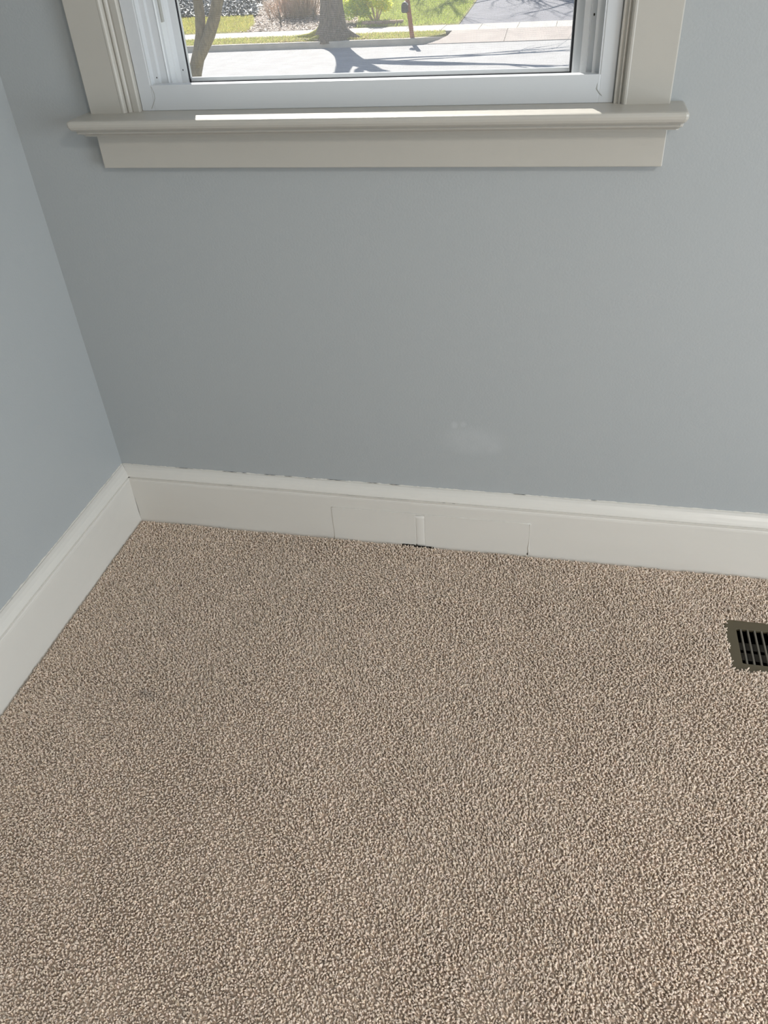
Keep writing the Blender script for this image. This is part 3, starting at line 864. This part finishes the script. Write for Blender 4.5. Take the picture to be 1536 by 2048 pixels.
def flare(cx_, cy_, z0, z1, prof, lobes, seed, nz=14, n=28):
    """a trunk with root swellings"""
    r = random.Random(seed)
    ph = [(k, r.uniform(0, 2 * PI), r.uniform(0.4, 1)) for k in lobes]
    ls = []
    for i in range(nz + 1):
        t = i / nz
        z = z0 + (z1 - z0) * t
        R_ = np.interp(t, [a for a, b in prof], [b for a, b in prof])
        am = 0.30 * max(0, 1 - t * 2.4) ** 1.3 + 0.045
        l = []
        for j in range(n):
            a = 2 * PI * j / n
            rr_ = R_ * (1 + am * sum(w * math.cos(k * a + p_) for k, p_, w in ph) / len(ph) + 0.02 * math.sin(9 * a + 7 * t))
            l.append((cx_ + 0.03 * math.sin(3 * t) + rr_ * math.cos(a), cy_ + rr_ * math.sin(a), z))
        ls.append(l)
    return MB().loops(ls)
# the big street tree
TX, TY = -5.690, 23.10
tree = empty('street_tree', (TX, TY, KZ), 'thick old street tree with flared roots beside the curb', 'tree')
ztop = GZ + 3.2
rel(flare(TX, TY, KZ - 0.05, ztop, [(0, 0.58), (0.06, 0.47), (0.14, 0.36), (0.28, 0.305), (0.6, 0.30), (0.85, 0.36), (1, 0.40)], (3, 5, 7), 4).build('trunk', M['bark'], smooth=True), tree)
for (pts, rads, m_) in (
        ([(-5.95, 23.05, KZ + 0.34), (-6.12, 23.10, KZ + 0.16), (-6.42, 23.25, KZ + 0.06), (-6.85, 23.45, KZ + 0.02), (-7.2, 23.55, KZ - 0.03)], [0.10, 0.11, 0.09, 0.06, 0.03], 'moss'),
        ([(-5.80, 22.95, KZ + 0.20), (-5.98, 22.86, KZ + 0.08), (-6.25, 22.80, KZ + 0.02), (-6.5, 22.78, KZ - 0.02)], [0.12, 0.09, 0.06, 0.03], 'moss'),
        ([(-5.55, 22.95, KZ + 0.22), (-5.45, 22.82, KZ + 0.08), (-5.32, 22.76, KZ + 0.0)], [0.14, 0.12, 0.06], 'bark'),
        ([(-5.42, 23.02, KZ + 0.26), (-5.20, 22.98, KZ + 0.10), (-4.98, 22.94, KZ + 0.02), (-4.75, 22.95, KZ - 0.03)], [0.13, 0.11, 0.08, 0.03], 'bark'),
        ([(-5.70, 22.92, KZ + 0.18), (-5.72, 22.80, KZ + 0.06), (-5.75, 22.74, KZ - 0.01)], [0.14, 0.12, 0.06], 'bark')):
    o = rel(MB().tube(pts, rads, 10).build('root', M[m_], smooth=True), tree)
    if m_ == 'moss': o['label'] = 'mossy yellow green root'
rnd = random.Random(3)
cr = MB()
limb(cr, (TX + 0.15, TY, ztop - 0.25), (0.75, 0.0, 0.75), 3.6, 0.22, 3, rnd, up=0.02)
limb(cr, (TX + 0.05, TY, ztop - 0.10), (0.35, 0.1, 1), 4.2, 0.25, 3, rnd)
limb(cr, (TX - 0.12, TY, ztop - 0.15), (-0.45, 0.1, 1), 4.0, 0.24, 3, rnd)
limb(cr, (TX + 0.20, TY - 0.1, ztop - 0.60), (1.0, -0.05, 0.32), 5.0, 0.10, 3, rnd, up=0.0, wob_=0.09)
limb(cr, (TX + 0.20, TY + 0.1, ztop - 0.35), (1.0, 0.15, 0.18), 5.4, 0.085, 2, rnd, up=0.01, wob_=0.08)
rel(cr.build('bare_crown', M['bark'], smooth=True), tree)
# forked tree near the street, left edge of the view
NX, NY = -5.75, 14.0
nt_ = empty('forked_tree', (-6.15, NY, GZ - 0.02), 'slim forked tree with two brown stems at the left of the window view', 'tree')
rel(MB().tube([(-6.17, 14, GZ - 0.05), (-6.09, 14, -1.45), (-5.92, 14, -0.95), (-5.765, 14, -0.62), (-5.68, 14, -0.35), (-5.635, 14, -0.05), (-5.625, 14, 0.3), (-5.66, 14.05, 1.2), (-5.72, 14.1, 2.4), (-5.6, 14.2, 3.8)], [0.17, 0.145, 0.125, 0.115, 0.095, 0.092, 0.09, 0.08, 0.06, 0.02], 12).build('trunk', M['bark2'], smooth=True), nt_)
rel(MB().tube([(-5.88, 13.96, -0.90), (-5.69, 13.95, -0.62), (-5.50, 13.95, -0.36), (-5.345, 13.95, -0.10), (-5.22, 13.97, 0.20), (-5.05, 14.0, 0.9), (-4.85, 14.1, 2.1), (-4.8, 14.2, 3.6)], [0.07, 0.10, 0.108, 0.104, 0.10, 0.085, 0.06, 0.02], 12).build('side_stem', M['bark2'], smooth=True), nt_)
c2 = MB()
for (p_, d_) in (((-5.72, 14.1, 2.2), (-0.6, 0.2, 0.8)), ((-4.87, 14.1, 2.0), (0.6, -0.1, 0.9)), ((-5.65, 14.1, 2.8), (0.3, 0.5, 1))):
    limb(c2, p_, d_, 2.2, 0.05, 2, rnd)
rel(c2.build('bare_crown', M['bark2'], smooth=True), nt_)
# slim bare trees farther back: their shadows stripe the lawn and the driveway
for (bx_, by_, hh, lab, sd_) in ((-5.6, 36.5, 9.5, 'tall bare tree at the back of the lawn, left one', 41), (-3.4, 37.5, 10.5, 'tall bare tree beside the far driveway, middle one', 42), (-1.7, 36.0, 10.0, 'tall bare tree behind the driveway, right one', 43)):
    z0 = lawn_z(by_)
    r_ = random.Random(sd_)
    t_ = empty('bare_tree', (bx_, by_, z0), lab, 'tree', None, 'bare trees behind the driveway')
    rel(MB().tube([(bx_ + 0.12 * math.sin(i * 1.3 + sd_), by_, z0 - 0.05 + hh * 0.7 * i / 7) for i in range(8)], [0.17 - 0.014 * i for i in range(8)], 10).build('trunk', M['bark'], smooth=True), t_)
    cw = MB()
    for k_ in range(9):
        zz_ = z0 + hh * (0.28 + 0.05 * k_)
        an = r_.uniform(0, 2 * PI)
        limb(cw, (bx_, by_, zz_), (math.cos(an), math.sin(an), 1.0), hh * 0.32, 0.07, 2, r_, up=0.08, n=5)
    rel(cw.build('bare_crown', M['bark'], smooth=True), t_)
# brown twiggy shrub behind the sidewalk
SXb, SYb = -8.10, 28.0
zb = lawn_z(SYb)
bs = empty('brown_shrub', (SXb, SYb, zb), 'tan twiggy shrub of upright bare stems left of the big tree', 'shrub')
tw = MB()
r_ = random.Random(12)
for i in range(330):
    a, q_ = r_.uniform(0, 2 * PI), r_.uniform(0, 0.52) ** 0.9
    b_ = Vector((SXb + q_ * math.cos(a), SYb + q_ * math.sin(a) * 0.8, zb - 0.02))
    dv = Vector((math.cos(a) * r_.uniform(0.0, 0.55), math.sin(a) * r_.uniform(0.0, 0.5), 1))
    h_ = r_.uniform(0.9, 1.7) if i < 240 else r_.uniform(0.3, 0.7)
    if i >= 240: b_.x -= r_.uniform(0.2, 0.75)
    p1 = b_ + dv * h_ * 0.5 + Vector((r_.gauss(0, .05), r_.gauss(0, .05), 0))
    p2 = b_ + dv * h_ + Vector((r_.gauss(0, .12), r_.gauss(0, .12), 0))
    tw.tube([b_, p1, p2], [0.012, 0.010, 0.005], 4)
    for _ in range(2):
        tw.tube([p1, p1 + Vector((r_.gauss(0, .16), r_.gauss(0, .16), r_.uniform(.15, .4)))], [0.007, 0.003], 3)
o = rel(tw.build('stems', M['twig'], smooth=True), bs)
o['kind'] = 'stuff'
def leafcloud(name, centre_, radii, count, size, m, seed, tints):
    r = np.random.default_rng(seed)
    v = r.normal(size=(count, 3)); v /= np.linalg.norm(v, axis=1, keepdims=True)
    p_ = np.array(centre_) + v * np.array(radii) * (r.uniform(0.25, 1, count) ** 0.5)[:, None] * (0.8 + 0.25 * np.sin(v[:, :1] * 5 + 2 * v[:, 2:3]))
    d = r.normal(size=(count, 3)); d /= np.linalg.norm(d, axis=1, keepdims=True)
    s_ = np.cross(d, r.normal(size=(count, 3))); s_ /= np.linalg.norm(s_, axis=1, keepdims=True)
    L_ = size * r.uniform(0.6, 1.3, (count, 1))
    up_ = np.cross(d, s_) * L_ * 0.12
    Vv = np.stack([p_, p_ + d * L_ * .5 - s_ * L_ * .28 + up_, p_ + d * L_, p_ + d * L_ * .5 + s_ * L_ * .28 + up_], 1).reshape(-1, 3)
    o4 = (np.arange(count) * 4)[:, None]
    tri = np.concatenate([o4 + np.array([[0, 1, 2]]), o4 + np.array([[0, 2, 3]])])
    tn = np.array(tints)[r.integers(0, len(tints), count)] * r.uniform(0.75, 1.25, (count, 1))
    o = npmesh(name, Vv, np.zeros((0, 4), np.int32), tri, np.repeat(tn, 4, 0), m)
    o['kind'] = 'stuff'
    return o
# yellow-green shrub right of the tree
SXg, SYg = -5.30, 26.3
zg = lawn_z(SYg)
gs = empty('green_shrub', (SXg, SYg, zg), 'leafy yellow green shrub right of the big tree', 'shrub')
sm = MB()
for i, (a, b_) in enumerate(((0.30, 0.0), (0.16, 0.1), (-0.12, 0.1), (-0.42, 0.0), (0.0, -0.1), (-0.62, 0.05), (0.46, 0.1))):
    sm.tube([(SXg + 0.12 + a * 0.12, SYg + b_ * .3, zg - 0.02), (SXg + 0.08 + a * 0.5, SYg + b_ * .6, zg + 0.30), (SXg + a * 1.0, SYg + b_, zg + 0.72)], [0.028, 0.022, 0.010], 6)
rel(sm.build('stems', M['twig'], smooth=True), gs)
LT = [(1, 1, 1), (1.1, 1.05, 0.9), (0.8, 0.9, 1.0), (1.25, 1.1, 1.1)]
V1 = leafcloud('foliage', (SXg, SYg, zg + 0.68), (0.90, 0.55, 0.50), 5200, 0.085, M['leaf'], 5, LT)
rel(V1, gs)
V2 = leafcloud('foliage', (SXg - 0.42, SYg - 0.15, zg + 0.40), (0.62, 0.35, 0.36), 2600, 0.075, M['leaf'], 6, [(0.6, 0.75, 1.0), (0.8, 0.9, 1), (1, 1, 1)])
rel(V2, gs)
# low edging of loose bricks under the shrub
ez = lawn_z(25.4)
eb = empty('brick_edging', (-4.75, 25.42, ez), 'low stack of weathered bricks at the foot of the green shrub', 'edging')
bme = None
for row in range(2):
    for col in range(6):
        if bme is None:
            b0 = MB().box(-0.1, 0.1, -0.05, 0.05, 0, 0.062).build('brick', M['brick'], bevel=0.006)
            bme = b0
        else:
            b0 = bme.copy(); C.objects.link(b0)
        b0.parent = eb
        b0.location = (-0.58 + col * 0.212 + (0.03 if row else 0) + random.uniform(-.006, .006), random.uniform(-.015, .015), row * 0.066)
        b0.rotation_euler.z = random.uniform(-.05, .05)
# small bare sprigs in the mulch
for (px, py, hh, lab) in ((-8.25, 26.2, 0.42, 'small dark sprig standing in the mulch, left of the brown shrub stems'), (-7.35, 26.9, 0.35, 'small dark sprig standing in the mulch, nearer the big tree')):
    sp = MB()
    z0 = lawn_z(py)
    sp.tube([(px, py, z0 - .02), (px + .02, py, z0 + hh * .5), (px - .01, py, z0 + hh)], [0.03, 0.022, 0.008], 6)
    for k_ in range(5):
        zz_ = z0 + hh * (0.3 + 0.13 * k_)
        sp.tube([(px, py, zz_), (px + random.uniform(-.16, .16), py + random.uniform(-.1, .1), zz_ + 0.10)], [0.010, 0.004], 4)
    tag(sp.build('sprig', M['bark'], smooth=True), lab, 'plant')
# sticks by the roots
for (a, b_, lab) in (((-6.86, 22.99, KZ + 0.03), (-6.05, 22.72, KZ + 0.035), 'pale straight stick lying across the curb edge left of the roots'), ((-6.35, 23.2, KZ + 0.04), (-5.95, 23.02, KZ + 0.06), 'short pale stick lying close against the tree roots')):
    A_, B_ = Vector(a), Vector(b_)
    tag(MB().tube([A_, A_.lerp(B_, .5) + Vector((0, .02, .01)), B_], [0.016, 0.02, 0.012], 6).build('stick', M['stick'], smooth=True), lab, 'stick')
# leaning wooden post with a small black box hung on it
po = empty('wooden_post', (-3.392, 22.78, KZ), 'leaning red brown wooden post with a black box at the curb', 'post')
lean = -0.115
def postpt(h):
    return Vector((-3.392 + lean * h, 22.78, KZ + h))
ls = []
for h in (-0.05, 0.4, 0.8, 1.16, 1.19):
    w = 0.052 if h < 1.18 else 0.04
    c_ = postpt(h)
    ls.append([c_ + Vector((sx * w, sy * w, 0)) for sx, sy in ((-1, -1), (1, -1), (1, 1), (-1, 1))])
rel(MB().loops(ls).build('pole', M['post'], bevel=0.006), po)
cb_ = postpt(0.74) + Vector((-0.075, -0.07, 0))
bxm = MB()
prof = [(0.085 * math.cos(a), 0.085 * math.sin(a)) for a in [PI * k_ / 8 for k_ in range(9)]] + [(-0.085, -0.12), (-0.06, -0.15), (0.06, -0.15), (0.085, -0.12)]
bxm.loops([[(cb_.x + a, cb_.y + d_, cb_.z + b_) for a, b_ in prof] for d_ in (-0.09, 0.15)])
bo = rel(bxm.build('letter_box', M['lampblack'], bevel=0.008), po)
bo['label'] = 'rounded black metal box'
cap = MB()
prof = [(0.094 * math.cos(a), 0.094 * math.sin(a)) for a in [PI * (0.08 + 0.62 * k_ / 8) for k_ in range(9)]]
prof += [(0.087 * math.cos(a), 0.087 * math.sin(a)) for a in reversed([PI * (0.08 + 0.62 * k_ / 8) for k_ in range(9)])]
cap.loops([[(cb_.x + a, cb_.y + d_, cb_.z + b_) for a, b_ in prof] for d_ in (-0.10, 0.16)])
rel(cap.build('box_hood', M['lampwhite']), po)['label'] = 'pale grey metal hood'
rel(MB().box(cb_.x + 0.02, cb_.x + 0.13, cb_.y + 0.01, cb_.y + 0.10, cb_.z - 0.17, cb_.z - 0.14).build('bracket', M['post']), po)
